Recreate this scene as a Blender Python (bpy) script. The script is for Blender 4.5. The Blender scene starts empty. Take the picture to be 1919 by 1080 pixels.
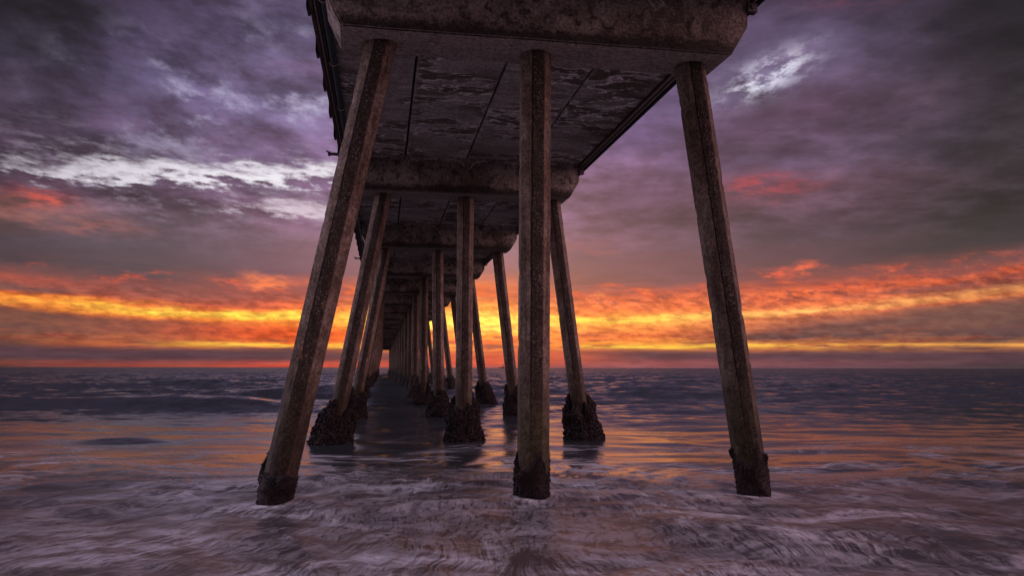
import bpy, bmesh, math, random
import numpy as np
from mathutils import Vector, Matrix
R_ = math.radians
sc = bpy.context.scene
COL = sc.collection
rng = random.Random(7)
nrng = np.random.default_rng(11)

# ------------------------------------------------------------------ numbers of the place
YAW, PITCH, ROLL = 9.09, 5.651, .103
EYE = Vector((-.879, 0, 1.70))
D1, S, NB = 10.648, 9.761, 22           # first bent, bent spacing, bents
XC, SK = 1.109, .021                    # pier centre line, skew of the bents
ZC, ZE, ZS = 6.0, 6.43, 6.905           # cap underside, top of its chamfer, deck underside
def rise(y):                            # the deck climbs gently seaward, then levels
    d = y - D1
    return .30 * (1 - math.exp(-.006 * d / .30)) if d > 0 else .006 * d
JX = [-1.92, -.39, 1.15, 2.685, 4.215]  # joints between the deck panels
fwd = Vector((math.sin(R_(YAW)), math.cos(R_(YAW)), 0)); rgt = Vector((fwd.y, -fwd.x, 0))

# ------------------------------------------------------------------ shader expression helper
class G:
    def __init__(s, nt): s.nt = nt; s.n = nt.nodes; s.l = nt.links
    def new(s, t, **k):
        n = s.n.new(t)
        for a, v in k.items(): setattr(n, a, v)
        return n
    def put(s, sock, v):
        if isinstance(v, X): s.l.new(v.s, sock)
        elif isinstance(v, bpy.types.NodeSocket): s.l.new(v, sock)
        else: sock.default_value = v
    def m(s, op, *a, clamp=False):
        n = s.new('ShaderNodeMath', operation=op, use_clamp=clamp)
        for i, v in enumerate(a): s.put(n.inputs[i], v)
        return X(s, n.outputs[0])
    def vec(s, x, y, z=0.):
        n = s.new('ShaderNodeCombineXYZ')
        for i, v in enumerate((x, y, z)): s.put(n.inputs[i], v)
        return n.outputs[0]
    def sep(s, v):
        n = s.new('ShaderNodeSeparateXYZ'); s.put(n.inputs[0], v)
        return [X(s, o) for o in n.outputs]
    def vadd(s, a, b):
        n = s.new('ShaderNodeVectorMath', operation='ADD'); s.put(n.inputs[0], a); s.put(n.inputs[1], b); return n.outputs[0]
    def vscale(s, a, k):
        n = s.new('ShaderNodeVectorMath', operation='SCALE'); s.put(n.inputs[0], a); s.put(n.inputs['Scale'], k); return n.outputs[0]
    def dot(s, a, b):
        n = s.new('ShaderNodeVectorMath', operation='DOT_PRODUCT'); s.put(n.inputs[0], a); s.put(n.inputs[1], b); return X(s, n.outputs['Value'])
    def noise(s, v, scale=1., detail=4., rough=.55, dist=0., col=False, lac=2.):
        n = s.new('ShaderNodeTexNoise'); s.put(n.inputs['Vector'], v)
        n.inputs['Scale'].default_value = scale; n.inputs['Detail'].default_value = detail
        n.inputs['Roughness'].default_value = rough; n.inputs['Distortion'].default_value = dist; n.inputs['Lacunarity'].default_value = lac
        return n.outputs['Color'] if col else X(s, n.outputs['Fac'])
    def voro(s, v, scale, feature='F1', out='Distance'):
        n = s.new('ShaderNodeTexVoronoi', feature=feature); s.put(n.inputs['Vector'], v); n.inputs['Scale'].default_value = scale
        return X(s, n.outputs[out])
    def ss(s, x, a, b, lo=0., hi=1.):
        n = s.new('ShaderNodeMapRange', interpolation_type='SMOOTHSTEP')
        s.put(n.inputs['Value'], x); s.put(n.inputs['From Min'], a); s.put(n.inputs['From Max'], b); s.put(n.inputs['To Min'], lo); s.put(n.inputs['To Max'], hi)
        return X(s, n.outputs['Result'])
    def gauss(s, x, mu, sg):
        t = (x - mu) * (1. / sg)
        return s.m('EXPONENT', t * t * -1.)
    def mix(s, f, a, b, mode='MIX'):
        n = s.new('ShaderNodeMix', data_type='RGBA', blend_type=mode)
        s.put(n.inputs[0], f); s.put(n.inputs[6], a); s.put(n.inputs[7], b)
        return n.outputs[2]
    def ramp(s, f, stops):
        n = s.new('ShaderNodeValToRGB'); r = n.color_ramp; s.put(n.inputs[0], f)
        stops = sorted(stops)
        for i, (p, c) in enumerate(stops):
            e = r.elements[i] if i < 2 else r.elements.new(p)
            e.position = p; e.color = c
        return n.outputs[0]
    def bump(s, h, strength, dist, normal=None):
        n = s.new('ShaderNodeBump'); s.put(n.inputs['Height'], h); s.put(n.inputs['Strength'], strength); s.put(n.inputs['Distance'], dist)
        if normal is not None: s.put(n.inputs['Normal'], normal)
        return n.outputs[0]
class X:
    def __init__(s, g, sock): s.g = g; s.s = sock
    def __add__(s, o): return s.g.m('ADD', s, o)
    __radd__ = __add__
    def __sub__(s, o): return s.g.m('SUBTRACT', s, o)
    def __rsub__(s, o): return s.g.m('SUBTRACT', o, s)
    def __mul__(s, o): return s.g.m('MULTIPLY', s, o)
    __rmul__ = __mul__
    def __truediv__(s, o): return s.g.m('DIVIDE', s, o)
    def __pow__(s, o): return s.g.m('POWER', s, o)
    def clamp(s): return s.g.m('ADD', s, 0., clamp=True)
    def abs(s): return s.g.m('ABSOLUTE', s)
def lin(r, g, b):
    f = lambda c: (c / 255 / 12.92) if c <= 10 else ((c / 255 + .055) / 1.055) ** 2.4
    return (f(r), f(g), f(b), 1.)

# ------------------------------------------------------------------ sky
def build_world():
    w = bpy.data.worlds.new("World"); sc.world = w; w.use_nodes = True
    g = G(w.node_tree); g.n.clear()
    d = g.new('ShaderNodeTexCoord').outputs['Generated']
    dx = g.dot(d, tuple(rgt)); dy = g.dot(d, tuple(fwd)); dz = g.dot(d, (0, 0, 1))
    A = g.m('ARCTAN2', dx, dy) * 57.29578
    E = g.m('ARCSINE', dz) * 57.29578
    plane = g.vec(dx / (dz.abs() + .10), dy / (dz.abs() + .10), 0.)      # a flat cloud deck seen in perspective
    dirv = g.vec(A * .06, E * .16, 0.)
    # warp
    wz = g.noise(g.vec(A * .05, E * .35, 3.), 1.6, 5., .6)
    wz2 = g.noise(g.vec(A * .10, E * .30, 9.), 2.2, 6., .62)
    up = g.ss(E, 2., 12.)
    lo = g.ss(E, .8, 3.5)
    Ew = E + (wz - .5) * (up * 2.4 + lo * .7 + .2) + (wz2 - .5) * (up * 2.4 + lo * .4 + .12)
    Aw = A + (g.noise(dirv, 1.3, 3., .5) - .5) * 9.
    win = lambda e: max(0, min(1, (e - 1.) / 2.)) * (1 - max(0, min(1, (e - 8.) / 4.)))
    offA = lambda a: (.0006 if a < 0 else .0014) * a * a
    A2 = A * A
    off = A2 * g.ss(A, -1., 1., .0006, .0014)
    off = g.m('MINIMUM', off, 1.6)
    wE = g.m('MULTIPLY', g.m('MULTIPLY', E - 1., .5, clamp=True), 1. - ((E - 8.) * .25).clamp())
    Ep = Ew - off * wE
    t = (Ep * (1 / 30.)).clamp()
    cols = [
     (-32, [(0,95,60,60),(.3,125,66,56),(.6,76,60,62),(1.2,74,58,65),(1.8,120,75,60),(2.4,108,74,65),(2.9,135,82,55),(3.3,120,64,52),(3.9,238,128,58),(4.3,220,100,50),(4.7,115,78,75),(5.2,215,85,50),(5.7,130,72,66),(6.3,76,62,72),(8,74,62,73),(9.2,100,76,80),(10.2,108,80,84),(11.2,80,62,78),(13,72,56,74),(16,62,50,68),(19,56,50,66),(21.5,45,40,53)]),
     (-24, [(0,150,70,60),(.3,150,74,70),(.55,84,60,70),(1.0,80,60,74),(1.4,195,100,60),(1.8,150,88,68),(2.3,150,92,68),(2.8,160,84,64),(3.1,165,84,62),(3.5,236,120,58),(3.9,226,100,56),(4.5,170,84,74),(5.1,140,76,76),(5.8,86,70,81),(8,90,77,90),(9.8,100,84,98),(11,82,66,84),(13,84,66,87),(15,84,66,90),(17,78,64,90),(18.5,88,78,108),(21,80,70,96),(24,64,55,76)]),
     (-15, [(0,190,76,62),(.3,212,86,70),(.6,98,62,70),(1.0,92,62,72),(1.35,236,126,62),(1.7,232,104,50),(2.2,216,88,48),(2.7,226,104,52),(3.1,240,130,58),(3.6,242,124,62),(4.1,234,100,66),(4.8,196,80,80),(5.4,140,76,88),(5.9,165,82,84),(6.6,116,80,100),(9,132,102,124),(11,112,87,112),(12.5,112,88,118),(14.6,114,92,126),(17,128,112,150),(18,112,100,136),(20,110,92,124),(22,98,90,122),(25,94,84,112)]),
     (-4,  [(0,180,90,84),(.35,225,92,66),(.8,222,96,66),(1.3,242,140,66),(1.8,220,100,60),(2.2,242,150,60),(2.7,255,206,84),(3.5,255,208,92),(4.2,250,160,66),(5,212,92,72),(5.8,222,112,84),(6.6,152,95,110),(8.5,150,114,140),(12,130,104,134),(18,118,100,138),(25,94,84,112)]),
     (6.5, [(0,150,88,95),(.4,166,84,85),(1,96,64,80),(1.35,205,112,70),(1.7,240,150,66),(2.2,226,110,68),(2.6,240,136,74),(3.2,244,150,76),(3.9,236,116,72),(5,195,86,80),(6,122,76,90),(8,112,80,100),(10,120,90,116),(13,126,96,126),(16,116,95,135),(19,110,95,135),(25,90,80,110)]),
     (19.5,[(0,110,74,86),(.4,130,80,86),(.9,100,70,86),(1.25,206,120,70),(1.6,212,128,74),(2.0,162,95,74),(2.4,96,68,76),(2.9,168,96,80),(3.5,205,112,80),(4.0,232,128,82),(4.4,228,112,75),(5.2,218,100,70),(5.9,162,80,75),(6.7,100,70,80),(9,86,70,83),(12,102,75,90),(14,100,82,106),(17,95,72,94),(20,104,88,116),(25,76,65,88)]),
     (32,  [(0,70,60,66),(.5,86,65,71),(.95,100,70,70),(1.15,205,132,74),(1.45,86,65,68),(2.2,72,58,68),(3,106,78,72),(3.8,122,85,75),(4.5,190,95,68),(5.2,132,75,68),(6,192,85,60),(6.8,102,68,68),(8,66,58,63),(12,61,53,58),(16,54,49,54),(22,46,41,48)]),
    ]
    c = None; pa = None
    for a, st in cols:
        last = st[-1]
        st2 = [(max(0, (e - min(1.6, offA(a)) * win(e))) / 30., lin(r, gg, b)) for e, r, gg, b in st]
        st2.append((1., lin(104, 92, 122)))
        rr = g.ramp(t, st2)
        c = rr if c is None else g.mix(g.ss(Aw, pa, a), c, rr)
        pa = a
    # mottled high cloud above the burning stripe
    cv = g.vec(A * .95 + (E * .9), E * 2.3, 1.)
    cell = g.noise(cv, 1., 4., .55) * .6 + g.noise(cv, 2.6, 4., .6) * .4
    big_ = g.noise(g.vec(A * .10, E * .45, 8.), 1.5, 3., .5)
    mz = g.ss(Ep, 3.5, 4.3) * (1. - g.ss(Ep, 4.6, 5.7))
    rs = g.ss(A, -9., 4.)
    c = g.mix(mz * g.ss(cell, .49, .60) * g.ss(big_, .32, .52, .35, .85) * (rs * .75 + .12), c, lin(132, 68, 72))
    c = g.mix(mz * g.ss(cell, .48, .38) * g.ss(big_, .60, .42, .15, .75) * (rs * .8 + .2), c, g.mix(g.ss(A.abs(), 8., 28.), lin(255, 150, 92), lin(252, 118, 80)))
    c = g.mix((1. - rs) * g.gauss(Ep, 4.6, .55) * g.ss(big_, .35, .6) * .75, c, lin(128, 74, 78))
    # scattered lit tufts just above it
    tuft = g.noise(g.vec(A * .34 + E * .3, E * 1.0, 5.), 1.5, 4., .55)
    tz = g.ss(Ep, 4.4, 4.9) * (1. - g.ss(Ep, 5.3, 6.0))
    c = g.mix(tz * g.ss(tuft, .50, .66) * g.ss(cell, .58, .44, .45, 1.) * .9, c, g.mix(g.ss(tuft, .58, .74), lin(222, 84, 60), lin(255, 122, 74)))
    # thin dark streaks low over the sea
    st = g.noise(g.vec(A * .17, E * 2.0, 2.), 1.5, 5., .6)
    sz = g.ss(E, .9, 1.3) * (1. - g.ss(E, 2.2, 3.0))
    c = g.mix(sz * g.ss(st, .52, .60) * .8, c, g.mix(g.ss(E, 1., 2.4), lin(92, 62, 72), lin(170, 84, 64)))
    bank = g.gauss(E + (g.noise(g.vec(A * .35, E * 1.2, 14.), 1.2, 5., .6) - .5) * 1.0, .84, .40)
    c = g.mix(bank * .85, c, g.mix(g.ss(A.abs(), 2., 10.), lin(206, 92, 66), lin(88, 62, 73)))
    ex = g.noise(g.vec(A * .28, E * 2.4, 16.), 1.3, 5., .6)
    c = g.mix(g.ss(A, 12., 18.) * g.gauss(E + (ex - .5) * .8 - .012 * (A - 24.), 2.2, .30) * g.ss(ex, .36, .5) * .9, c, lin(82, 63, 74))
    rg0 = g.noise(g.vec(A * .12, E * 1.1, 18.), 1.4, 5., .6) - .5
    fi0 = g.noise(g.vec(A * .16, E * 3.0, 28.), 1.3, 4., .6)
    s1 = g.gauss(Ep + rg0 * .9, 3.35, .27) * g.ss(A, -36., -18., .15, 1.) * g.ss(A, 34., 14., .35, 1.)
    c = g.mix((s1 * g.ss(fi0, .32, .50, .30, .95)).clamp(), c, g.mix(g.ss(A, 2., 20.), lin(255, 220, 84), lin(255, 186, 108)))
    s2 = g.gauss(E + rg0 * .55, 1.50, .15) * (g.ss(A, -26., -17.) * (1. - g.ss(A, -6., -2.)) + g.ss(A, 2., 6.))
    c = g.mix((s2 * .9 * g.ss(ex, .62, .46)).clamp(), c, g.mix(g.ss(A, 10., 30.), lin(255, 206, 78), lin(238, 166, 84)))
    red = g.gauss(E + rg0 * .5, 2.35, .42) * g.gauss(A, -16., 9.)
    c = g.mix((red * .85).clamp(), c, lin(226, 84, 46))
    fine = g.noise(g.vec(A * .30, E * 2.2, 6.), 1.6, 5., .6)
    lowz = 1. - g.ss(E, 5., 8.)
    c = g.mix(lowz * .5, c, g.mix(1., c, g.mix(g.ss(fine, .32, .68), (.72, .62, .62, 1), (1.25, 1.25, 1.15, 1)), 'MULTIPLY'))
    fine2 = g.noise(g.vec(A * .85 + E * .6, E * 2.3, 36.), 1.2, 5., .62)
    c = g.mix(g.ss(E, 1.2, 2.2) * (1. - g.ss(Ep, 4.3, 5.1)) * .8, c, g.mix(1., c, g.mix(g.ss(fine2, .34, .64), (.66, .52, .58, 1), (1.42, 1.38, 1.2, 1)), 'MULTIPLY'))
    c = g.mix(g.ss(A.abs(), 13., 29.) * g.ss(E, 1.8, 2.3) * (1. - g.ss(Ep, 2.6, 3.05)) * .6, c, lin(112, 78, 76))
    c = g.mix(g.ss(A.abs(), 6., 22.) * g.ss(Ep, 3.7, 4.1) * (1. - g.ss(Ep, 5.6, 6.4)) * g.ss(big_, .58, .40) * .6, c, lin(118, 76, 80))
    # heavy cloud higher up: light and dark masses
    f1 = g.noise(plane, 1.1, 6., .58)
    f2 = g.noise(g.vadd(plane, (7.3, 2.1, 0)), 4.4, 6., .62)
    upz = g.ss(E, 6.5, 11.)
    f3 = g.noise(g.vec(A * .17 + E * .08, E * .42, 51.), 1.1, 6., .60)
    lum = g.ss(f1, .36, .64, .70, 1.20) * g.ss(f2, .36, .66, .72, 1.22) * (1. + (g.ss(f3, .36, .64, .56, 1.36) - 1.) * g.ss(A, 14., -4., .45, 1.))
    c = g.mix(upz, c, g.mix(1., c, g.vec(lum * .98, lum * .90, lum * 1.0), 'MULTIPLY'))
    # bright gap in the cloud on the left
    ec = 12.7 + (A + 24.) * .06
    rag = (g.noise(g.vec(A * .26 + E * .2, E * .85, 4.), 1.2, 6., .62) - .5)
    rag2 = (g.noise(g.vec(A * .5 + E * .5, E * 1.5, 24.), 1.6, 6., .62) - .5)
    ga = g.ss(A, -42., -24.) * (1. - g.ss(A, -13., -5.))
    gap = g.ss(g.gauss(E + rag * 4.2 + rag2 * 1.4, ec, .80) * ga + rag2 * 1.7 + rag * .5, .28, 1.16)
    gap2 = g.ss(g.gauss(E + rag * 2. + rag2 * .8, 10.9 + 0. * A, .55) * g.gauss(A, -15., 6.) + rag2 * 1.6, .36, 1.2)
    gap = gap * g.ss(g.gauss(E, ec, 1.7) * ga, .04, .35)
    gap2 = gap2 * g.ss(g.gauss(E, 11., 1.0) * g.gauss(A, -15., 8.), .04, .35)
    halo = g.gauss(E, 12.4, 2.6) * ga
    c = g.mix(halo * g.ss(rag2 + rag, -.05, .30) * .6, c, lin(176, 164, 186))
    c = g.mix(gap, c, g.mix(g.gauss(A, -17., 9.), lin(206, 200, 212), lin(244, 240, 248)))
    c = g.mix(gap2 * .85, c, lin(222, 206, 220))
    # blue-white wisps at the cloud edges
    wis = g.noise(g.vadd(plane, (1.3, 5.2, 0)), 2.6, 6., .60)
    wis2 = g.noise(g.vec(A * .20 + E * .12, E * .30, 31.), 1.3, 6., .62)
    hl = g.ss(wis * .5 + wis2 * .5, .505, .66)
    wm = (g.gauss(A, -17., 7.) * g.gauss(E, 18., 3.8) * 1.15 + g.gauss(A, -25., 6.) * g.gauss(E, 17., 3.) * .45 + g.gauss(A, -13., 3.) * g.gauss(E, 16., 2.2) * .6).clamp()
    c = g.mix((wm * .55 * g.ss(wis2, .36, .6)).clamp(), c, lin(122, 112, 152))
    c = g.mix((wm * hl * 1.1).clamp(), c, lin(190, 182, 214))
    wr = g.gauss(A, 18.2, 3.8) * g.gauss(E + (A - 18.) * -.22, 19.6, 1.5)
    c = g.mix((wr * .55 * g.ss(wis2, .3, .6)).clamp(), c, lin(146, 136, 174))
    wk = g.noise(g.vec(A * .42 - E * .25, E * .75, 41.), 1.1, 6., .64)
    c = g.mix((g.gauss(A, 18.0, 2.6) * g.gauss(E + (A - 18.) * -.30, 19.5, .95) * g.ss(wk, .42, .62) * 1.2).clamp(), c, lin(232, 228, 248))
    crn = 1. - g.ss(E, 12., 21.) * (g.ss(A, -20., -32.) * .34 + g.ss(A, 22., 33.) * .22)
    c = g.mix(1., c, g.vec(crn, crn, crn), 'MULTIPLY')
    # coral patches
    for (a, e, sa, se, k, cc) in ((17.4, 12.4, 2.6, .75, .60, (198, 76, 84)), (-30.6, 10.4, 1.7, .5, .8, (226, 88, 70)), (-31., 9.4, 3.0, .6, .45, (176, 104, 94)), (-27.5, 8.8, 2.4, .4, .4, (180, 104, 92)),
                              (20.5, 6.85, 1.1, .28, 1., (250, 108, 74)), (18.2, 6.5, .9, .26, .9, (236, 96, 72)), (-17.3, 5.9, 1.5, .36, 1., (255, 130, 84)), (-20., 5.7, 1.2, .3, .8, (226, 96, 76)), (-14., 5.9, 1., .3, .8, (240, 110, 84)),
                              (6., 8.6, 3., .6, .4, (168, 92, 98)), (24., 24.6, 4., 1.2, .55, (128, 66, 80))):
        k2 = g.gauss(A + (wz2 - .5) * 7., a, sa) * g.gauss(E + rag * 2.6 + rag2 * .8, e, se) * k * g.ss(rag2 + rag * .6, -.16, .10, .25, 1.)
        c = g.mix(k2.clamp(), c, lin(*cc))
    # the rest of the dome, behind and above the camera: made-up bright sky, side lobes added to light the pier
    dome = g.ramp((E * (1 / 90.)).clamp(), [(0., lin(146, 128, 142)), (.12, lin(172, 155, 172)), (.4, lin(162, 150, 172)), (1., lin(150, 140, 172))])
    dome = g.mix(1., dome, g.vec(*[g.ss(f1, .3, .7, .75, 1.25)] * 3), 'MULTIPLY')
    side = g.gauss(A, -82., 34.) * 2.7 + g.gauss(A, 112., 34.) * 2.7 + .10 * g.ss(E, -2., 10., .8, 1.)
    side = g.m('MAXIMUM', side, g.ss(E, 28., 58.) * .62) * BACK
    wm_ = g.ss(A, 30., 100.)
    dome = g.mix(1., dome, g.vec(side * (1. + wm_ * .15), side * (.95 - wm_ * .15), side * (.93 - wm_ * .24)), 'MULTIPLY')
    glow = 1. + g.gauss(A, -3., 6.5) * g.gauss(E, 2.6, 1.5) * .45
    c = g.mix(1., c, g.vec(glow, (glow - 1.) * .7 + 1., (glow - 1.) * 1.5 + 1.), 'MULTIPLY')
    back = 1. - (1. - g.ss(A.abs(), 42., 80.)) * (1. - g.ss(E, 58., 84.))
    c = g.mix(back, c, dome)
    c = g.mix(g.ss(E, -.6, -.05), lin(60, 52, 60), c)
    sky = g.new('ShaderNodeTexSky', sky_type='NISHITA'); sky.sun_disc = False
    sky.sun_elevation = R_(SUN_EL); sky.sun_rotation = R_(SUN_AZ); sky.dust_density = 4.
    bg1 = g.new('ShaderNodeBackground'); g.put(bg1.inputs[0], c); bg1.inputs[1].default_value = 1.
    bg2 = g.new('ShaderNodeBackground'); g.l.new(sky.outputs[0], bg2.inputs[0]); bg2.inputs[1].default_value = .005
    add = g.new('ShaderNodeAddShader'); g.l.new(bg1.outputs[0], add.inputs[0]); g.l.new(bg2.outputs[0], add.inputs[1])
    out = g.new('ShaderNodeOutputWorld'); g.l.new(add.outputs[0], out.inputs[0])
    w.cycles.sampling_method = 'MANUAL'; w.cycles.sample_map_resolution = 1024
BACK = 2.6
SUN_EL, SUN_AZ = 3., YAW - .8
build_world()

sun = bpy.data.lights.new('sun', 'SUN'); sun.energy = .05; sun.angle = R_(24); sun.color = (1., .34, .10)
so = bpy.data.objects.new('sun', sun); COL.objects.link(so)
sd = Vector((math.sin(R_(SUN_AZ)) * math.cos(R_(SUN_EL)), math.cos(R_(SUN_AZ)) * math.cos(R_(SUN_EL)), math.sin(R_(SUN_EL))))
so.rotation_euler = sd.to_track_quat('Z', 'Y').to_euler(); so.location = sd * 300

# ------------------------------------------------------------------ materials
def mat(name):
    m = bpy.data.materials.new(name); m.use_nodes = True
    g = G(m.node_tree); p = g.n['Principled BSDF']
    return m, g, p
def obj_coord(g):
    tc = g.new('ShaderNodeTexCoord').outputs['Object']
    oi = g.new('ShaderNodeObjectInfo').outputs['Random']
    return tc, g.vadd(tc, g.vec(X(g, oi) * 37., X(g, oi) * 91., X(g, oi) * 53.))

def m_pile():
    m, g, p = mat('pile_concrete')
    tc, v = obj_coord(g)
    x, y, z = g.sep(tc); vx, vy, vz = g.sep(v)
    nx, ny, nz = g.sep(g.new('ShaderNodeTexCoord').outputs['Normal'])
    base = g.noise(v, 1.6, 6., .6); tone = g.sep(g.new('ShaderNodeObjectInfo').outputs['Color'])[0]
    at = g.new('ShaderNodeAttribute', attribute_name='peri'); pe = X(g, at.outputs['Fac'])   # which face of the octagon, 4 = towards the beach
    strk = g.noise(g.vec(vx * 9., vy * 9., vz * .32), 1., 5., .6)
    grain = g.noise(v, 26., 4., .65); mid = g.noise(v, 6.5, 4., .6)
    c = g.mix(g.ss(base, .3, .7), (.112, .078, .058, 1), (.200, .156, .130, 1))
    c = g.mix(g.ss(strk, .50, .64) * .65, c, (.070, .048, .038, 1))
    c = g.mix(g.ss(strk, .42, .28) * .5, c, (.28, .235, .21, 1))
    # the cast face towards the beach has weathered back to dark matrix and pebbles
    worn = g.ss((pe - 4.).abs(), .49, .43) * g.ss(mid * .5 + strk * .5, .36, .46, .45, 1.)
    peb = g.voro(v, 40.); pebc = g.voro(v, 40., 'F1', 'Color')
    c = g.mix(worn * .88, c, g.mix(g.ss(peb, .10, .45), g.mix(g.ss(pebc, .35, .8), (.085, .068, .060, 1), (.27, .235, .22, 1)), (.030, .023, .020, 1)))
    wv = (g.noise(g.vec(0., 0., vz * 3.), 1., 4., .6) - .5) * .22
    crk = g.ss((pe - 3.52 + wv).abs(), .085, .03) * g.ss(strk, .30, .42) + g.ss((pe - 4.49 + wv * .4).abs(), .05, .015) * .7
    crk = crk.clamp()
    c = g.mix(crk * .92, c, (.012, .009, .008, 1))
    rust = g.noise(g.vec(vx * 5., vy * 5., vz * .8), 1., 5., .65)
    c = g.mix(g.ss(rust, .66, .76) * .8, c, (.30, .15, .05, 1))
    # tide mark: dark wet weed-stained foot
    wet = g.ss(z + (base - .5) * .9 + (strk - .5) * 1.4, 2.3, .75)
    c = g.mix(wet * .9, c, g.mix(g.ss(base, .4, .65), (.026, .018, .013, 1), (.042, .038, .018, 1)))
    c = g.mix(1., c, g.vec(*[g.ss(grain, .3, .7, .60, 1.38) * g.ss(mid, .3, .7, .72, 1.25) * tone] * 3), 'MULTIPLY')
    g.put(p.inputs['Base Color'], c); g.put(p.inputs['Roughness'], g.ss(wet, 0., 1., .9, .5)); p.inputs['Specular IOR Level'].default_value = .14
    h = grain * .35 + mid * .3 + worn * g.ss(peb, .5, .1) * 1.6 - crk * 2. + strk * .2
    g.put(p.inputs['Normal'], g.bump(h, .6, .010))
    return m

def m_cap():
    m, g, p = mat('cap_concrete')
    tc, v = obj_coord(g); x, y, z = g.sep(tc); vx, vy, vz = g.sep(v)
    b = g.noise(v, 1.1, 7., .62, .3); b2 = g.noise(v, 5.5, 6., .66, .4); grain = g.noise(v, 24., 4., .68)
    pl = g.noise(g.vec(vx * .9, vy * 6., vz * 9.), 1., 4., .55)
    c = g.mix(g.ss(b, .32, .68), (.095, .074, .062, 1), (.27, .232, .21, 1))
    c = g.mix(g.ss(b2, .48, .64) * .85, c, (.036, .027, .023, 1))
    c = g.mix(g.ss(b2, .42, .28) * .55, c, (.30, .26, .235, 1))
    c = g.mix(g.ss(pl, .56, .66) * .45, c, (.07, .055, .05, 1))
    # black damp band along the drip edge
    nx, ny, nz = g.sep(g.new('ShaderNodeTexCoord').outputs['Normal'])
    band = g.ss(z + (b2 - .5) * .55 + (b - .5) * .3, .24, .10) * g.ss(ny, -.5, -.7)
    c = g.mix(g.ss(nz, -.5, -.9) * .55, c, (.46, .39, .35, 1))  # underside lightened in the colour, standing for light from below
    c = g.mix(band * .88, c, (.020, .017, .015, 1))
    # lime runs hanging from the deck joints
    dr = None
    for jx, dp, wd in [(j - XC, .34, .10) for j in JX[1:4]]:
        q = g.m('EXPONENT', (x + (b2 - .5) * .34 - jx).abs() * (-1. / wd)) * dp
        dr = q if dr is None else g.m('MAXIMUM', dr, q)
    zz = (ZS - ZC) - .05 - dr + (b2 - .5) * .22
    ln = g.ss((z - zz).abs(), .05, .008) * g.ss(g.noise(v, 3., 3., .5), .32, .55)
    c = g.mix(ln * g.ss(y, .0, -.3) * .50, c, (.50, .45, .43, 1))
    c = g.mix(1., c, g.vec(*[g.ss(grain, .3, .7, .50, 1.5)] * 3), 'MULTIPLY')
    g.put(p.inputs['Base Color'], c); p.inputs['Roughness'].default_value = .9; p.inputs['Specular IOR Level'].default_value = .15
    g.put(p.inputs['Normal'], g.bump(b2 * .7 + grain * .3 + pl * .5, .8, .014))
    return m

def m_deck():
    m, g, p = mat('deck_concrete')
    tc, v = obj_coord(g); x, y, z = g.sep(tc); vx, vy, vz = g.sep(v)
    wob = (g.noise(v, 1.3, 3., .5) - .5)
    b = g.noise(v, .9, 6., .6); grain = g.noise(v, 24., 4., .66); m2 = g.noise(v, 4.5, 5., .62)
    pl = g.noise(g.vec(vx * .50, vy * 4.2 + wob * 1.6, vz), 1., 5., .6)
    rid = g.noise(g.vec(vx * .75, vy * 2.0 + wob * 1.2, vz + 4.), 1.0, 4., .50)
    rid2 = g.noise(g.vec(vx * .9, vy * 2.9 - wob * 1.6, vz + 9.), 1.1, 4., .52)
    c = g.mix(g.ss(b, .3, .7), (.29, .245, .225, 1), (.48, .43, .405, 1))
    zone = g.ss(g.noise(v, .42, 3., .5), .40, .50)
    # olive damp patches, each rimmed by a crust of lime
    c = g.mix(g.ss(rid, .500, .535) * zone * .85, c, (.115, .088, .062, 1))
    c = g.mix(g.ss(rid2, .53, .57) * zone * .6, c, (.14, .105, .08, 1))
    thick = g.ss(m2, .3, .7, .35, 1.4)
    lines = g.ss((rid - .497).abs() / thick, .020, .007) * zone
    lines2 = g.ss((rid2 - .525).abs() / thick, .016, .005) * zone
    sheet = g.ss(g.noise(g.vec(vx * .9, vy * 2.2, vz + 2.), 1.1, 5., .62), .63, .69)
    fringe = g.ss(x.abs() + (m2 - .5) * .40, .66, .80) * .4
    c = g.mix(g.ss(pl, .54, .66) * .4, c, (.12, .088, .074, 1))
    c = g.mix(g.m('MAXIMUM', g.m('MAXIMUM', lines, lines2 * .8), fringe * zone) * .95, c, (.88, .82, .81, 1))
    c = g.mix(sheet * .6, c, (.78, .72, .75, 1))
    c = g.mix(1., c, g.vec(*[g.ss(grain, .3, .7, .58, 1.38)] * 3), 'MULTIPLY')
    g.put(p.inputs['Base Color'], c); p.inputs['Roughness'].default_value = .85; p.inputs['Specular IOR Level'].default_value = .2
    g.put(p.inputs['Normal'], g.bump(grain * .3 + pl * .8 + lines * .6, .7, .012))
    return m

def m_metal(name, c1, c2, rough=.6, metallic=.2, sc_=9.):
    m, g, p = mat(name); tc, v = obj_coord(g)
    n = g.noise(v, sc_, 6., .65)
    g.put(p.inputs['Base Color'], g.mix(g.ss(n, .38, .62), c1, c2)); p.inputs['Roughness'].default_value = rough; p.inputs['Metallic'].default_value = metallic
    g.put(p.inputs['Normal'], g.bump(n, .4, .006))
    return m

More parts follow.
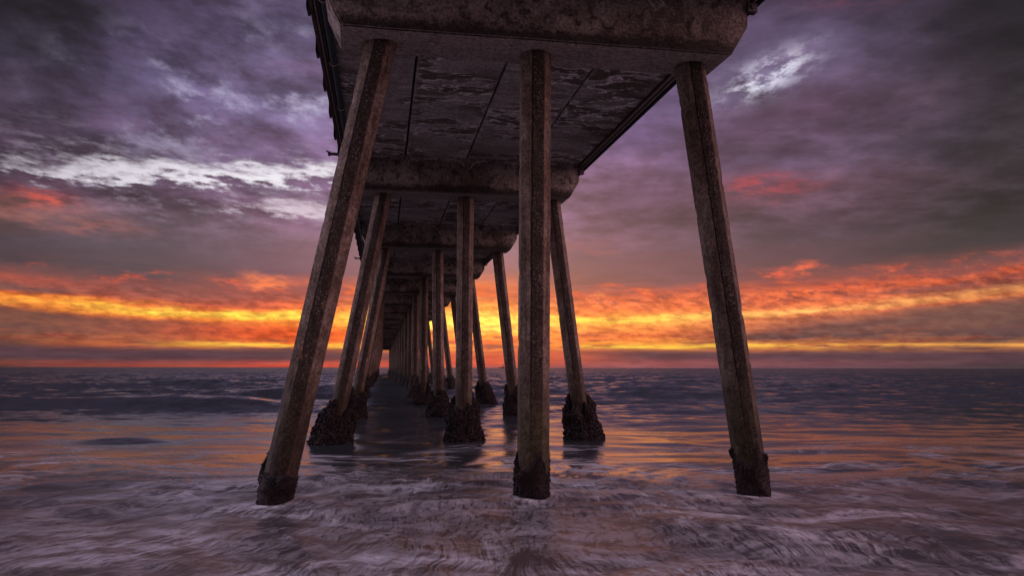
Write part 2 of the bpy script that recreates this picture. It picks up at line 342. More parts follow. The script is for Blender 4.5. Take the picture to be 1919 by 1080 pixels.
def m_mussel():
    m, g, p = mat('mussel_shell')
    tc, v = obj_coord(g)
    n = g.noise(v, 14., 4., .6); n2 = g.noise(v, 60., 2., .5)
    isl = X(g, g.new('ShaderNodeNewGeometry').outputs['Random Per Island'])
    c = g.mix(isl, (.008, .006, .007, 1), (.026, .020, .020, 1))
    c = g.mix(g.ss(isl, .84, .98) * g.ss(n, .46, .56) * .7, c, (.085, .07, .062, 1))
    c = g.mix(g.ss(n, .55, .72) * .5, c, (.05, .022, .02, 1))
    oc = g.new('ShaderNodeObjectInfo').outputs['Color']
    c = g.mix(1., c, oc, 'MULTIPLY')
    g.put(p.inputs['Base Color'], c); p.inputs['Roughness'].default_value = .6; p.inputs['Specular IOR Level'].default_value = .10
    g.put(p.inputs['Normal'], g.bump(n2, .5, .004))
    return m

def m_water():
    m, g, p = mat('sea_water')
    pos = g.new('ShaderNodeNewGeometry').outputs['Position']
    rel = g.vadd(pos, tuple(-c for c in (EYE.x, EYE.y, 0)))
    X_, Y_, Z_ = g.sep(pos)
    U = g.dot(rel, tuple(rgt)); V = g.dot(rel, tuple(fwd))          # across the beach / out to sea
    # swash fans out from a point beyond the first bent
    ox, oy = U - .2, 21. - V
    th = g.m('ARCTAN2', ox, oy); rad = g.m('SQRT', ox * ox + oy * oy)
    w1 = g.noise(pos, .36, 1., .5, col=True); wx, wy, wz = g.sep(w1)
    w2 = g.noise(pos, 1.1, 2., .5, col=True); qx, qy, qz = g.sep(w2)
    fan = g.vec(th * 62. + (wx - .5) * 4.4 + (qx - .5) * 1.5, rad * .80 + (wy - .5) * 1.6 + (qy - .5) * .9, 0.)
    lng = g.vec(U * .55 + (wx - .5) * 2.0 + (qx - .5) * .6, V * 1.8 + (wy - .5) * 3.2 + (qy - .5) * 1.3, 3.)
    hair = g.noise(fan, .8, 7., .62)
    hair2 = g.noise(g.vscale(fan, 3.1), 1.0, 6., .72)
    cloudy = g.noise(g.vec(U * .9 + (qx - .5) * 1.2, V * 1.1 + (qy - .5) * 1.2, 2.), 1.0, 5., .6)
    long_ = g.noise(lng, 1.0, 6., .60)
    big = g.noise(g.vec(U * .34 + (wx - .5) * 2., V * .46 + (wy - .5) * 2., 7.), 1.0, 4., .55)
    near = g.ss(V + (big - .5) * 5., 15., 10.5)
    lace = g.ss((g.noise(g.vec(U * 1.5 + (qx - .5) * 2., V * 2.0 + (qy - .5) * 2., 4.), 1.0, 4., .6) - .5).abs(), .05, .0)
    sil = hair * .16 + hair2 * .26 + g.noise(g.vscale(fan, 8.), 1.0, 3., .7) * .10 + cloudy * .26 + long_ * .22 + lace * .028 * g.ss(V, 9., 13.)
    f_near = g.ss(sil, .470, .575) * g.ss(big, .36, .60, .25, 1.) + (g.ss((hair2 - .5).abs(), .030, .0) * .45 + lace * .24) * g.ss(sil, .42, .50)
    curl = g.ss((long_ - .5).abs(), .055, .0)
    f_far = curl * g.ss(big, .42, .62) * .7 + g.ss(long_ * .75 + hair2 * .25, .52, .70) * g.ss(big, .42, .66) * .6
    f_far = f_far * g.ss(V, 24., 14.)
    foam = (near * f_near * .66 * g.ss(U.abs() - V * .25, 3.8, 0.8, .42, 1.) + (1. - near) * f_far * .9).clamp()  # foam thinned towards the sides, standing for lens darkening in the corners
    foam = (foam + g.ss(V, 8.2, 5.8) * .10 * g.ss(sil, .36, .62)).clamp()
    for (bx, by) in ((-2.19, 10.78), (1.13, 10.77), (4.23, 10.73)):      # froth clinging to the front piles
        rd = g.m('SQRT', (X_ - bx) * (X_ - bx) + (Y_ - by) * (Y_ - by)) + (cloudy - .5) * .25
        foam = (foam + g.gauss(rd, .30, .11) * .42 * g.ss(hair2, .3, .6)).clamp()
    # ripples: slopes of the long-crested chop; offshore one mostly sees the faces turned to the beach
    sl = g.noise(g.vec(U * .80 + (wx - .5) * 1.2, V * .80 + (wy - .5) * 1.2, 0.), 1.0, 4., .62, col=True); sx, sy, sz_ = g.sep(sl)
    s2 = g.noise(g.vec(U * 1.3, V * 2.3, 5.), 1.0, 4., .65, col=True); tx, ty, tz_ = g.sep(s2)
    gust = g.noise(g.vec(U * .025, V * .06, 9.), 1.0, 3., .6)
    farb = g.ss(V, 19., 44.)
    kv = (sy - .5) * (farb * .95 + .085) + (ty - .5) * (farb * .75 + .04) + farb * g.ss(gust, .3, .7, .10, .19)
    kv = g.m('MAXIMUM', kv + (1. - farb) * .012, farb * .02 - near * .03 - .012)
    ku = (sx - .5) * (farb * .3 + .10) + (tx - .5) * (farb * .3 + .05)
    geo = g.new('ShaderNodeNewGeometry').outputs['Normal']
    nn = g.vadd(geo, g.vadd(g.vscale(tuple(-c for c in fwd), kv), g.vscale(tuple(rgt), ku)))
    nrm = g.new('ShaderNodeVectorMath', operation='NORMALIZE'); g.put(nrm.inputs[0], nn)
    n = g.bump(hair * .5 + hair2 * .3 + foam * .3, near * .40 + .02, .10, nrm.outputs[0])
    p.inputs['Base Color'].default_value = (.020, .018, .016, 1)
    sand = g.mix(near, (.016, .021, .024, 1), (.032, .029, .028, 1))
    fcol = (.44, .455, .505, 1)
    g.put(p.inputs['Base Color'], g.mix(foam, sand, fcol))
    g.put(p.inputs['Roughness'], g.m('MAXIMUM', g.m('MAXIMUM', near * .34, g.ss(foam, 0., .7, .13, .75)), g.ss(V, 20., 300., .17, .28)))
    p.inputs['IOR'].default_value = 1.333
    g.put(p.inputs['Specular IOR Level'], g.ss(foam, .1, .8, .5, .12))
    g.put(p.inputs['Normal'], n)
    return m

M = dict(pile=m_pile(), cap=m_cap(), deck=m_deck(), mussel=m_mussel(), water=m_water(),
         rust=m_metal('rusty_steel', (.11, .05, .032, 1), (.20, .11, .08, 1), .7, .2),
         dark=m_metal('dark_steel', (.022, .018, .02, 1), (.055, .045, .045, 1), .6, .3),
         pipe=m_metal('green_pipe_paint', (.018, .038, .045, 1), (.03, .058, .062, 1), .42, .1),
         timber=m_metal('weathered_timber', (.05, .032, .028, 1), (.10, .07, .06, 1), .85, 0., 6.),
         light=m_metal('galvanised_steel', (.30, .22, .20, 1), (.42, .32, .29, 1), .5, .4),
         ship=m_metal('ship_hazed_paint', (.10, .05, .055, 1), (.13, .07, .07, 1), .7, 0.))  # brownish tone carries the distance haze in the colour

# ------------------------------------------------------------------ mesh helpers
def link_mesh(name, me, material, parent=None, smooth=False):
    o = bpy.data.objects.new(name, me); COL.objects.link(o)
    if material and not me.materials: me.materials.append(material)
    if parent: o.parent = parent
    if smooth:
        me.polygons.foreach_set('use_smooth', [True] * len(me.polygons))
    return o
def from_bm(name, bm, material, parent=None, smooth=False):
    bmesh.ops.recalc_face_normals(bm, faces=bm.faces)
    me = bpy.data.meshes.new(name); bm.to_mesh(me); bm.free()
    return link_mesh(name, me, material, parent, smooth)
def add_box(bm, lo, hi, bevel=0.):
    t = bmesh.new(); bmesh.ops.create_cube(t, size=1)
    for v in t.verts:
        v.co = Vector([lo[i] + (v.co[i] + .5) * (hi[i] - lo[i]) for i in range(3)])
    if bevel: bmesh.ops.bevel(t, geom=t.edges[:], offset=bevel, segments=2, affect='EDGES', clamp_overlap=True)
    me = bpy.data.meshes.new('tmp'); t.to_mesh(me); t.free(); bm.from_mesh(me); bpy.data.meshes.remove(me)
def add_tube(bm, pts, r, n=10):
    rings = []
    for i, pt in enumerate(pts):
        a = Vector(pts[max(0, i - 1)]); b = Vector(pts[min(len(pts) - 1, i + 1)]); t = (b - a).normalized()
        u = t.orthogonal().normalized() if abs(t.z) > .9 else t.cross(Vector((0, 0, 1))).normalized(); w = t.cross(u)
        rr = r[i] if isinstance(r, (list, tuple)) else r
        rings.append([bm.verts.new(Vector(pt) + u * rr * math.cos(2 * math.pi * k / n) + w * rr * math.sin(2 * math.pi * k / n)) for k in range(n)])
    for a, b in zip(rings, rings[1:]):
        for k in range(n): bm.faces.new((a[k], a[(k + 1) % n], b[(k + 1) % n], b[k]))
    bm.faces.new(rings[0][::-1]); bm.faces.new(rings[-1])

class VN:                                # value noise on numpy arrays
    def __init__(s, seed): s.t = np.random.default_rng(seed).random((256, 256))
    def __call__(s, x, y):
        xi = np.floor(x).astype(np.int64); yi = np.floor(y).astype(np.int64); fx = x - xi; fy = y - yi
        fx = fx * fx * (3 - 2 * fx); fy = fy * fy * (3 - 2 * fy); t = s.t
        a = t[xi & 255, yi & 255]; b = t[(xi + 1) & 255, yi & 255]; c = t[xi & 255, (yi + 1) & 255]; d = t[(xi + 1) & 255, (yi + 1) & 255]
        return (a * (1 - fx) + b * fx) * (1 - fy) + (c * (1 - fx) + d * fx) * fy - .5
    def fbm(s, x, y, o=4):
        r = 0; a = 1.
        for i in range(o): r = r + a * s(x + 17 * i, y + 31 * i); x = x * 2.03; y = y * 2.03; a *= .5
        return r
vn = VN(3)

# ------------------------------------------------------------------ sea
def sea_height(x, y):
    u = (x - EYE.x) * rgt.x + y * rgt.y; v = (x - EYE.x) * fwd.x + y * fwd.y
    sm = lambda a, b, t: (lambda q: q * q * (3 - 2 * q))(np.clip((t - a) / (b - a), 0, 1))
    h = -.13 * sm(12.5, 18, v)
    # the swell that is about to break: steep to the shore, long behind
    yc = 34.5 + 1.8 * vn(u * .05, u * 0 + 3.) * 2 + np.where(u > 0, .02 * u, .05 * u * 0)
    dd = v - yc
    cr = np.exp(-(dd / np.where(dd < 0, 1.7, 6.)) ** 2)
    amp = .44 * (.28 + .72 * (1 - sm(-13., -8., u))) * (1 + .5 * vn.fbm(u * .10, v * .02, 2))
    h += cr * amp
    dd2 = v - (50. + 2.5 * vn(u * .06 + 9, u * 0))
    h += .13 * np.exp(-(dd2 / np.where(dd2 < 0, 1.4, 3.5)) ** 2) * (.5 + vn.fbm(u * .09 + 5, v * .03, 2))
    dd3 = v - (72 + 4 * vn(u * .03 + 2, u * 0)); h += .32 * np.exp(-(dd3 / np.where(dd3 < 0, 3.5, 9.)) ** 2) * (.75 + vn(u * .05, v * .01))
    # humps
    for (hu, hv, a, su, sv) in ((-9.35, 19.9, .10, 1.0, .42), (-5.2, 21.8, .05, 1.2, .4), (9.5, 24, .05, 2.2, .6)):
        h += a * np.exp(-((u - hu) / su) ** 2 - ((v - hv) / sv) ** 2)
    # wind chop offshore
    r2 = np.random.default_rng(5); chop = 0
    for i in range(46):
        L = 1.2 * (14 ** r2.random()); a = r2.normal(0, .45); k = 2 * math.pi / L
        fade = np.clip(L / (np.maximum(v, 1) * .030) - .55, 0, 1)
        chop = chop + .0052 * L * np.sin(k * (u * math.sin(a) + v * math.cos(a)) + r2.random() * 6.28 + 1.5 * vn(u * .05 + i, v * .05)) * fade
    h += chop * (.10 + .90 * sm(24, 60, v)) * sm(11, 18, v)
    # tumbling swash near the beach
    near = 1 - sm(12, 19, v)
    wx, wy = vn.fbm(u * .3, v * .3, 2), vn.fbm(u * .3 + 40, v * .3, 2)
    h += near * (.13 * vn.fbm(u * .55 + wx * 2.2, v * .8 + wy * 2.2, 4) + .03 * vn.fbm(u * 1.9 + wx * 5, v * 2.4 + wy * 5, 3))
    h += (1 - near) * (1 - sm(26, 40, v)) * (.055 * vn.fbm(u * .35 + wx, v * 1.1 + wy * 1.6, 4))
    return h
def build_sea():
    rad = [1.0]
    while rad[-1] < 60: rad.append(rad[-1] * 1.0085 + .004)
    while rad[-1] < 700: rad.append(rad[-1] * 1.012)
    while rad[-1] < 45000: rad.append(rad[-1] * 1.06)
    rad = np.array(rad)
    ang = np.concatenate([np.arange(-180, -48, 3.), np.arange(-48, 48, .11), np.arange(48, 180, 3.)])
    n, mth = len(rad), len(ang)
    a = np.radians(ang + YAW)
    xx = EYE.x + rad[:, None] * np.sin(a)[None, :]; yy = rad[:, None] * np.cos(a)[None, :]
    zz = sea_height(xx, yy)
    zz *= np.clip(1 - (rad[:, None] - 600) / 1500, 0, 1)
    co = np.stack([xx, yy, zz], -1).reshape(-1, 3)
    c0 = np.array([[EYE.x, 0, float(sea_height(np.array([EYE.x]), np.array([0.]))[0])]])
    co = np.vstack([co, c0])
    i = np.arange(n - 1)[:, None]; j = np.arange(mth)[None, :]; j2 = (j + 1) % mth
    q = np.stack([i * mth + j, i * mth + j2, (i + 1) * mth + j2, (i + 1) * mth + j], -1).reshape(-1, 4)[:, ::-1]
    me = bpy.data.meshes.new('sea'); me.vertices.add(len(co)); me.vertices.foreach_set('co', co.astype(np.float32).ravel())
    tri = np.stack([np.full(mth, n * mth), (np.arange(mth) + 1) % mth, np.arange(mth)], -1)
    loops = np.concatenate([q.ravel(), tri.ravel()]); me.loops.add(len(loops)); me.loops.foreach_set('vertex_index', loops.astype(np.int32))
    nq = len(q); tot = nq + len(tri); me.polygons.add(tot)
    st = np.concatenate([np.arange(nq) * 4, nq * 4 + np.arange(len(tri)) * 3])
    me.polygons.foreach_set('loop_start', st.astype(np.int32))
    me.update(); me.validate(); me.polygons.foreach_set('use_smooth', np.ones(len(me.polygons), bool))
    o = link_mesh('water', me, M['water']); o['kind'] = 'structure'
    o['label'] = 'dusk sea with long silky foam around the pier piles'
    if me.polygons[0].normal.z < 0: me.flip_normals()
build_sea()

# ------------------------------------------------------------------ pier
pier = bpy.data.objects.new('pier', None); COL.objects.link(pier); pier.location = (XC, D1, 0)
pier['label'] = 'long weathered concrete pier on splayed octagonal piles running out to sea'; pier['category'] = 'pier'
def attach(o, loc):                       # place a part in world space under the pier
    o.parent = pier; o.location = Vector(loc) - pier.location
    return o

AF = .204                                 # half of the pile's width across flats
def pile_mesh(dx, dy, H, seed, fine=True):
    """leaning octagonal pile, base centre at the origin (reaching 1 m under water), worn arrises"""
    r = random.Random(seed); bm = bmesh.new(); Rr = AF / math.cos(R_(22.5)); cut = .009
    prof = []
    cs = [Vector((math.cos(R_(22.5 + 45 * k)) * Rr, math.sin(R_(22.5 + 45 * k)) * Rr, 0)) for k in range(8)]
    for k in range(8):
        a, b, c = cs[k - 1], cs[k], cs[(k + 1) % 8]
        prof += [(b + (a - b).normalized() * cut, 1), (b + (c - b).normalized() * cut, 1)]
        mid = (b + c) / 2; prof.append((mid, 0))
    zs = np.linspace(-1., H, 170 if fine else 10)
    chip = [[0.] * len(prof) for _ in zs]
    if fine:
        nz = VN(seed)
        for i, z in enumerate(zs):            # the weak arris facing the beach has opened into a crack
            e = .010 + .012 * float(nz(np.array([z * 6.]), np.array([1.]))[0] + .5)
            chip[i][15] += e; chip[i][16] += e
        for k in range(8):
            for _ in range(5):
                zc = r.uniform(.2, H); ln = r.uniform(.03, .06); dp = r.uniform(.004, .016)
                for i, z in enumerate(zs):
                    e = math.exp(-((z - zc) / ln) ** 2) * dp
                    chip[i][3 * k] += e; chip[i][3 * k + 1] += e
    rings = []; lay = bm.verts.layers.float.new('peri')
    for i, z in enumerate(zs):
        t = z / H; ring = []
        for q, (pp, ed) in enumerate(prof):
            ang = math.atan2(pp.y, pp.x)
            k = 1 - (chip[i][q] / Rr) + (r.uniform(-.0025, .0025) if fine else 0)
            nv = bm.verts.new((pp.x * k + dx * t, pp.y * k + dy * t, z)); nv[lay] = ((math.degrees(ang) - 90) % 360) / 45
            ring.append(nv)
        rings.append(ring)
    n = len(prof)
    for a, b in zip(rings, rings[1:]):
        for q in range(n): bm.faces.new((a[q], a[(q + 1) % n], b[(q + 1) % n], b[q]))
    bm.faces.new(rings[0][::-1]); bm.faces.new(rings[-1])
    bmesh.ops.recalc_face_normals(bm, faces=bm.faces)
    me = bpy.data.meshes.new('pile'); bm.to_mesh(me); bm.free(); me.materials.append(M['pile'])
    return me

def shell(bm, c, out, r, s):
    """one mussel: a pointed flattened egg standing out of the crust"""
    out = out.normalized(); tilt = Vector((r.uniform(-1, 1), r.uniform(-1, 1), r.uniform(-1, 1)))
    ax = (out * 1.0 + tilt * .8).normalized(); u = ax.orthogonal().normalized(); w = ax.cross(u)
    ph = r.uniform(0, 6.28); u, w = u * math.cos(ph) + w * math.sin(ph), w * math.cos(ph) - u * math.sin(ph)
    L, W, T = s * r.uniform(.8, 1.3), s * .5 * r.uniform(.8, 1.2), s * .32
    prev = bm.verts.new(c - ax * L * .6); rg = []
    for (t, k) in ((-.2, .7), (.25, 1.), (.62, .72)):
        rg.append([bm.verts.new(c + ax * L * t + u * W * k * math.cos(a) + w * T * k * math.sin(a)) for a in (0, 1.05, 2.09, 3.14, 4.19, 5.24)])
    tip = bm.verts.new(c + ax * L * .85)
    for q in range(6):
        bm.faces.new((prev, rg[0][(q + 1) % 6], rg[0][q])); bm.faces.new((tip, rg[2][q], rg[2][(q + 1) % 6]))
        for a, b in ((0, 1), (1, 2)): bm.faces.new((rg[a][q], rg[a][(q + 1) % 6], rg[b][(q + 1) % 6], rg[b][q]))
def crust_mesh(dx, dy, H, seed, top=.92, rb=.47, fine=True, thin=False, skew=(0., 0.), s=.050):
    """mussel collar round the foot of a pile: a lumpy flared core bristling with shells"""
    r = random.Random(seed); bm = bmesh.new(); nz = VN(seed)
    na, nh = (64, 30) if fine else (16, 9)
    def rad(a, z):
        e = nz.fbm(a * 1.6 + 5, z * 3.4, 3)
        if thin:
            tp = top * (.62 + .75 * (nz(a * 1.5, a * 0 + 2.) + .5))
            k = np.clip((tp - z) / .10, 0, 1)
            return AF * 1.02 + k * (.014 + .11 * np.maximum(0, e - .01)) - (1 - k) * .05
        tp = top * (.64 + .75 * (nz(a * 1.9, a * 0 + 7.) + .5))
        q = np.clip((tp - z) / tp, 0, 1)
        body = np.where(z > tp, AF - .04, AF + .02 + (rb - AF) * q ** .62)
        return body + .13 * e * np.minimum(1, q * 4)
    angs = np.array([2 * math.pi * k / na - math.pi for k in range(na)])
    zs = np.linspace(-.55, top * 1.3, nh); rings = []
    for z in zs:
        cx, cy = dx * z / H + skew[0] * max(0, top - z), dy * z / H + skew[1] * max(0, top - z)
        rr_ = rad(angs, angs * 0 + max(z, -.1))
        rings.append([bm.verts.new((cx + q * math.cos(a), cy + q * math.sin(a), z)) for a, q in zip(angs, rr_)])
    for a, b in zip(rings, rings[1:]):
        for q in range(na): bm.faces.new((a[q], a[(q + 1) % na], b[(q + 1) % na], b[q]))
    bm.faces.new(rings[0][::-1]); bm.faces.new(rings[-1])
    N = (2300 if not thin else 520) if fine else 240
    aa = np.array([r.uniform(-math.pi, math.pi) for _ in range(N)]); zz = np.array([r.uniform(-.25, top * 1.2) for _ in range(N)])
    for a, z, rr in zip(aa.tolist(), zz.tolist(), rad(aa, zz).tolist()):
        if rr < AF + .008: continue
        cx, cy = dx * z / H + skew[0] * max(0, top - z), dy * z / H + skew[1] * max(0, top - z)
        o = Vector((math.cos(a), math.sin(a), .25))
        shell(bm, Vector((cx + rr * math.cos(a), cy + rr * math.sin(a), z)), o, r, s * (.40 if thin else 1.) * (1 if fine else 1.3))
    bmesh.ops.recalc_face_normals(bm, faces=bm.faces)
    me = bpy.data.meshes.new('mussel_crust'); bm.to_mesh(me); bm.free(); me.materials.append(M['mussel'])
    return me

# (bottom x, bottom y offset, top x) of the three piles in the nearest bents; the others follow the pattern
NEAR = {0: [(-2.19, .20, -.95), (1.13, .12, 1.14), (4.23, .02, 3.38)],
        1: [(-2.03, .0, -.90), (1.16, .0, 1.17), (4.24, .0, 3.43)],
        2: [(-1.86, .0, -.80), (1.22, .0, 1.11), (4.10, .0, 3.38)]}
shared = {}
for k in range(NB):
    for i in range(3):
        if k in NEAR: xb, yo, xt = NEAR[k][i]
        else: xb, yo, xt = [(-2.03, 0, -.88), (1.13, 0, 1.10), (4.20, 0, 3.39)][i]
        Y = D1 + S * k; yb = Y + SK * (xb - XC) + yo; yt = Y + SK * (xt - XC) - .05
        H = ZC + rise(Y) + .06; dx, dy = xt - xb, yt - yb
        if k < 5: me = pile_mesh(dx, dy, H, 100 + k * 3 + i); fine = True
        else:
            key = ('p', i, k // 8)
            if key not in shared: shared[key] = pile_mesh(dx, dy, H, 50 + i, False)
            me = shared[key]
        o = attach(bpy.data.objects.new('pile', me), (xb, yb, 0)); COL.objects.link(o)
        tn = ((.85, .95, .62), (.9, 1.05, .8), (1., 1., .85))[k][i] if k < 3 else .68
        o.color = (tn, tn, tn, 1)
        if k == 0: o['label'] = ['nearest pile, leaning out to the left, bare down to a thin mussel ring', 'nearest upright pile in the middle of the bent', 'nearest pile, leaning out to the right'][i]
        wl = -.12
        if k == 0:
            cm = crust_mesh(dx, dy, H, 20 + i, top=(.56, .58, .52)[i], thin=True)
        elif k < 4:
            rb, tp = [(.50, 1.0), (.44, .93), (.50, 1.0)][i]
            cm = crust_mesh(dx, dy, H, 31 + k * 3 + i, top=tp - .10, rb=rb, skew=((-.06, 0), (0, 0), (.08, 0))[i])
        else:
            key = ('c', i, k % 3)
            if key not in shared: shared[key] = crust_mesh(dx, dy, H, 70 + i * 3 + k % 3, top=1.12, rb=.47, fine=False)
            cm = shared[key]
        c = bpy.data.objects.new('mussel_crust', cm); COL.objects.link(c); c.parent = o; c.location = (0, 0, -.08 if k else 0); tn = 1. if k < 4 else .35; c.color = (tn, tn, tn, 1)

# bent caps: splayed ends, rough formed faces
def cap_mesh(seed, fine):
    r = VN(seed); y0, y1 = -.563, .307
    zt = ZS - ZC - .004
    L0, L1, Rr0, Rr1 = -1.48 - XC, -1.69 - XC, 3.79 - XC, 4.045 - XC
    pts = [(L0, 0), (Rr0, 0), (Rr1, ZE - ZC), (Rr1, zt), (L1, zt), (L1, ZE - ZC)]
    bm = bmesh.new()
    a = [bm.verts.new((x, y0, z)) for x, z in pts]; b = [bm.verts.new((x, y1, z)) for x, z in pts]
    bm.faces.new(a); bm.faces.new(b[::-1])
    for q in range(6): bm.faces.new((a[q], b[q], b[(q + 1) % 6], a[(q + 1) % 6]))
    bmesh.ops.recalc_face_normals(bm, faces=bm.faces)
    es = [e for e in bm.edges if e.calc_length() > .2 and not all(v.co.z > zt - .01 for v in e.verts)]
    bmesh.ops.bevel(bm, geom=es, offset=.022, segments=2, affect='EDGES')
    if fine:
        bmesh.ops.triangulate(bm, faces=[f for f in bm.faces if len(f.verts) > 4])
        for _ in range(5):
            lg = [e for e in bm.edges if e.calc_length() > .16]
            if lg: bmesh.ops.subdivide_edges(bm, edges=lg, cuts=1, use_grid_fill=True)
        for v in bm.verts:
            if v.co.z < zt - .02:
                n = .014 * float(r.fbm(np.array([v.co.x * 2.2 + v.co.y * 3]), np.array([v.co.z * 5 + v.co.y * 2]), 4)[0])
                v.co += Vector((n * .5, n, n * .8))
    bmesh.ops.recalc_face_normals(bm, faces=bm.faces)
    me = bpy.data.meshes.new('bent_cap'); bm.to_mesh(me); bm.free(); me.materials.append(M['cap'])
    return me
capm = None
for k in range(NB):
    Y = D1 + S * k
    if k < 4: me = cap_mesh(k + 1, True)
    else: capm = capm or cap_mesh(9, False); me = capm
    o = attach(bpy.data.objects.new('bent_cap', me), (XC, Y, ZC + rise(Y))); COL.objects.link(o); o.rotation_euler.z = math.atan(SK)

# deck panels: four planks of concrete side by side in every bay
def panel_mesh(w, seed, fine):
    bm = bmesh.new(); add_box(bm, (-w / 2, 0, 0), (w / 2, S - .012, .45), .012)
    me = bpy.data.meshes.new('deck_panel'); bm.to_mesh(me); bm.free(); me.materials.append(M['deck']); return me
GAP = .042
pms = [panel_mesh(JX[i + 1] - JX[i] - GAP, i, False) for i in range(4)]
for k in range(-1, NB - 1):
    ya = D1 + S * k - .128
    yb = ya + S
    for i in range(4):
        o = attach(bpy.data.objects.new('deck_panel', pms[i]), ((JX[i] + JX[i + 1]) / 2, ya, ZS + rise(ya) + (.004 * ((i * 7 + k * 3) % 3 - 1)))); COL.objects.link(o)
        o.rotation_euler.x = math.atan2(rise(yb) - rise(ya), S)
# paving slab over the panels closes the joints from above
def strip_mesh(x0, x1, z0, z1, ya, yb, step=4., bev=0.):
    bm = bmesh.new(); ys = list(np.arange(ya, yb, step)) + [yb]
    rg = [[bm.verts.new((x, y, z + rise(y))) for x, z in ((x0, z0), (x1, z0), (x1, z1), (x0, z1))] for y in ys]
    for a, b in zip(rg, rg[1:]):
        for q in range(4): bm.faces.new((a[q], a[(q + 1) % 4], b[(q + 1) % 4], b[q]))
    bm.faces.new(rg[0]); bm.faces.new(rg[-1][::-1]); return bm
YA, YB = D1 - S - .1, D1 + S * (NB - 1) + .3
def part(name, bm, material, smooth=False, label=None):
    o = from_bm(name, bm, material, None, smooth); attach(o, (0, 0, 0))
    if label: o['label'] = label
    return o
part('deck_slab', strip_mesh(-1.90, 4.195, ZS + .46, ZS + .62, YA, YB), M['cap'])
def run(x, z, r, ya=YA, yb=YB, step=3., sag=0., n=10):
    bm = bmesh.new(); ys = list(np.arange(ya, yb, step)) + [yb]
    add_tube(bm, [(x, y, z + rise(y) - sag * abs(math.sin(y * 1.9))) for y in ys], r, n); return bm
# left edge: fascia board, steel angle, conduit, green pipe in hangers
part('fascia_board', strip_mesh(-1.985, -1.935, ZS - .10, ZS + .50, YA, YB), M['timber'])
part('edge_angle', strip_mesh(-1.932, -1.900, ZS - .055, ZS - .006, YA, YB), M['rust'])
part('conduit', run(-1.905, ZS - .075, .018), M['light'], True)
part('pipe', run(-1.765, ZS - .085, .058, n=14), M['pipe'], True, 'dark green pipe slung under the left edge of the deck')
part('cable_tray', strip_mesh(-1.875, -1.835, ZS - .10, ZS - .006, YA, YB), M['dark'])
for k in range(0, 28):
    y = D1 + .4 + (k - 2) * S / 4; bm = bmesh.new()
    add_tube(bm, [(-1.765 + .072 * math.cos(a), 0, -.085 + .072 * math.sin(a)) for a in [R_(-205 + 230 * q / 12) for q in range(13)]], .011, 6)
    add_tube(bm, [(-1.70, 0, -.06), (-1.70, 0, .004)], .011, 6)
    attach(from_bm('pipe_hanger', bm, M['light']), (0, y, ZS + rise(y)))
# rail posts bolted to the outside of the fascia, handrails above the deck
bm0 = bmesh.new(); add_box(bm0, (-.040, -.05, .01), (0, .05, .50), .006); add_box(bm0, (-.052, -.16, .06), (-.041, .16, .40), .004)
add_tube(bm0, [(-.022, 0, .50), (-.022, 0, 1.72)], .026, 8)
pm = None
for k in range(0, 40):
    y = 9.9 + k * 1.66
    if pm is None:
        o = from_bm('rail_post', bm0, M['dark']); pm = o.data
    else:
        o = bpy.data.objects.new('rail_post', pm); COL.objects.link(o)
    attach(o, (-1.986, y, ZS - .14 + rise(y)))
for z in (1.05, 1.32, 1.58): part('handrail', run(-2.014, ZS + z, .022), M['light'], True)
# right edge: two conduits in a dark recess under the fascia
part('fascia_board', strip_mesh(4.226, 4.262, ZS - .13, ZS + .50, YA, YB), M['dark'])
part('cable_tray', strip_mesh(4.06, 4.223, ZS - .055, ZS - .006, YA, YB), M['dark'])
part('conduit', run(4.175, ZS - .085, .024), M['light'], True)
part('conduit', run(4.085, ZS - .085, .024), M['light'], True)
for z in (1.05, 1.32, 1.58): part('handrail', run(4.24, ZS + z, .022), M['light'], True)
bm0 = bmesh.new(); add_tube(bm0, [(0, 0, .5), (0, 0, 1.58)], .026, 8); add_box(bm0, (-.05, -.07, .40), (.05, .07, .52), .005); rp = None
for k in range(0, 22):
    y = 9.9 + k * 3.32
    if rp is None: o = from_bm('rail_post', bm0, M['dark']); rp = o.data
    else: o = bpy.data.objects.new('rail_post', rp); COL.objects.link(o)
    attach(o, (4.24, y, ZS + rise(y) + .11))
# small steel brackets that stick out at every bent
bml = bmesh.new(); add_box(bml, (-.26, -.035, -.03), (.02, .035, .03), .006); add_box(bml, (-.30, -.05, -.045), (-.24, .05, .055), .01); add_tube(bml, [(-.27, 0, .02), (-.34, 0, .08)], .018, 6)
bmr = bmesh.new(); add_box(bmr, (-.02, -.06, -.07), (.13, .06, .07), .01); add_tube(bmr, [(.06, -.075, 0), (.06, .075, 0)], .032, 10)
ml = mr = None
for k in range(0, 8):
    Y = D1 + S * k
    if ml is None: a = from_bm('light_bracket', bml, M['dark']); ml = a.data; b = from_bm('anchor_bracket', bmr, M['dark']); mr = b.data
    else:
        a = bpy.data.objects.new('light_bracket', ml); COL.objects.link(a); b = bpy.data.objects.new('anchor_bracket', mr); COL.objects.link(b)
    attach(a, (-1.95, Y - .9, ZS + rise(Y) - .13)); attach(b, (4.047, Y - .50, ZS + rise(Y) - .22))

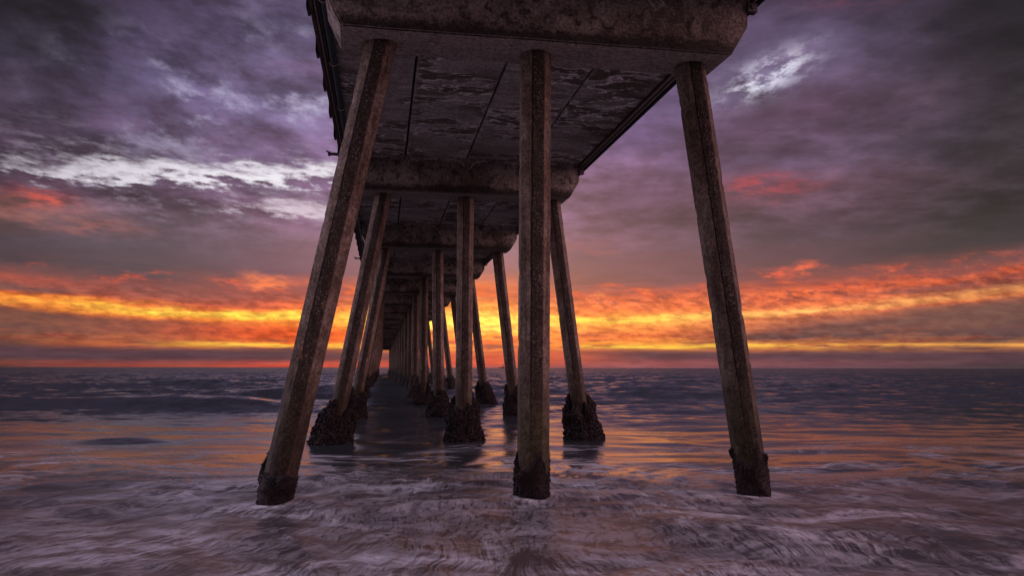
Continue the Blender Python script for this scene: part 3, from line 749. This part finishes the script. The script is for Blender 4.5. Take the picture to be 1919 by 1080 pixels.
# ------------------------------------------------------------------ ship on the horizon
sp = bpy.data.objects.new('ship', None); COL.objects.link(sp)
dist = 3000.; ax = (940 - 959.5) / 1515
sv = fwd * dist + rgt * dist * ax
sp.location = (EYE.x + sv.x, sv.y, 0); sp.rotation_euler.z = R_(-YAW)
sp['label'] = 'tiny dark ship with one tall mast on the horizon'; sp['category'] = 'ship'
bm = bmesh.new()
sec = []
for (x, w, zt) in ((-12, .3, 3.4), (-9, 1.9, 2.8), (-3, 2.8, 2.3), (5, 2.8, 2.3), (10, 2.3, 2.9), (12, 1.6, 3.2)):
    sec.append([bm.verts.new((x, y, z)) for y, z in ((-w, zt), (w, zt), (w * .6, -.6), (-w * .6, -.6))])
for a, b in zip(sec, sec[1:]):
    for q in range(4): bm.faces.new((a[q], a[(q + 1) % 4], b[(q + 1) % 4], b[q]))
bm.faces.new(sec[0]); bm.faces.new(sec[-1][::-1]); from_bm('hull', bm, M['ship'], sp)
bm = bmesh.new(); add_box(bm, (1, -2, 2.4), (8.5, 2, 5.2), .2); add_box(bm, (3, -1.6, 5.2), (8, 1.6, 7.4), .2); from_bm('deckhouse', bm, M['ship'], sp)
bm = bmesh.new(); add_tube(bm, [(6, 0, 7.3), (6.4, 0, 19)], [1.1, .6], 8); add_tube(bm, [(4.2, 0, 13), (8.6, 0, 13)], .3, 6); from_bm('mast', bm, M['ship'], sp)
bm = bmesh.new(); add_tube(bm, [(-6, 0, 2.4), (-5.6, 0, 7)], [.4, .25], 6); add_tube(bm, [(-5.6, 0, 6.6), (1.5, 0, 4.4)], .22, 6); from_bm('derrick', bm, M['ship'], sp)

# ------------------------------------------------------------------ camera
cam = bpy.data.cameras.new('camera'); co = bpy.data.objects.new('camera', cam); COL.objects.link(co)
cam.sensor_width = 36; cam.lens = 36 * 1515 / 1919; cam.clip_start = .05; cam.clip_end = 60000
p = R_(PITCH); F = fwd * math.cos(p) + Vector((0, 0, math.sin(p))); U = -fwd * math.sin(p) + Vector((0, 0, math.cos(p)))
ro = R_(ROLL); Rv = rgt * math.cos(ro) + U * math.sin(ro); Uv = U * math.cos(ro) - rgt * math.sin(ro)
co.matrix_world = Matrix(((Rv.x, Uv.x, -F.x, EYE.x), (Rv.y, Uv.y, -F.y, EYE.y), (Rv.z, Uv.z, -F.z, EYE.z), (0, 0, 0, 1)))
sc.camera = co
sc.view_settings.view_transform = 'Standard'; sc.view_settings.look = 'None'; sc.view_settings.exposure = 0; sc.view_settings.gamma = 1
sc.cycles.use_denoising = True; sc.cycles.use_adaptive_sampling = True; sc.cycles.adaptive_threshold = .025
sc.cycles.max_bounces = 6; sc.cycles.diffuse_bounces = 3; sc.cycles.glossy_bounces = 4
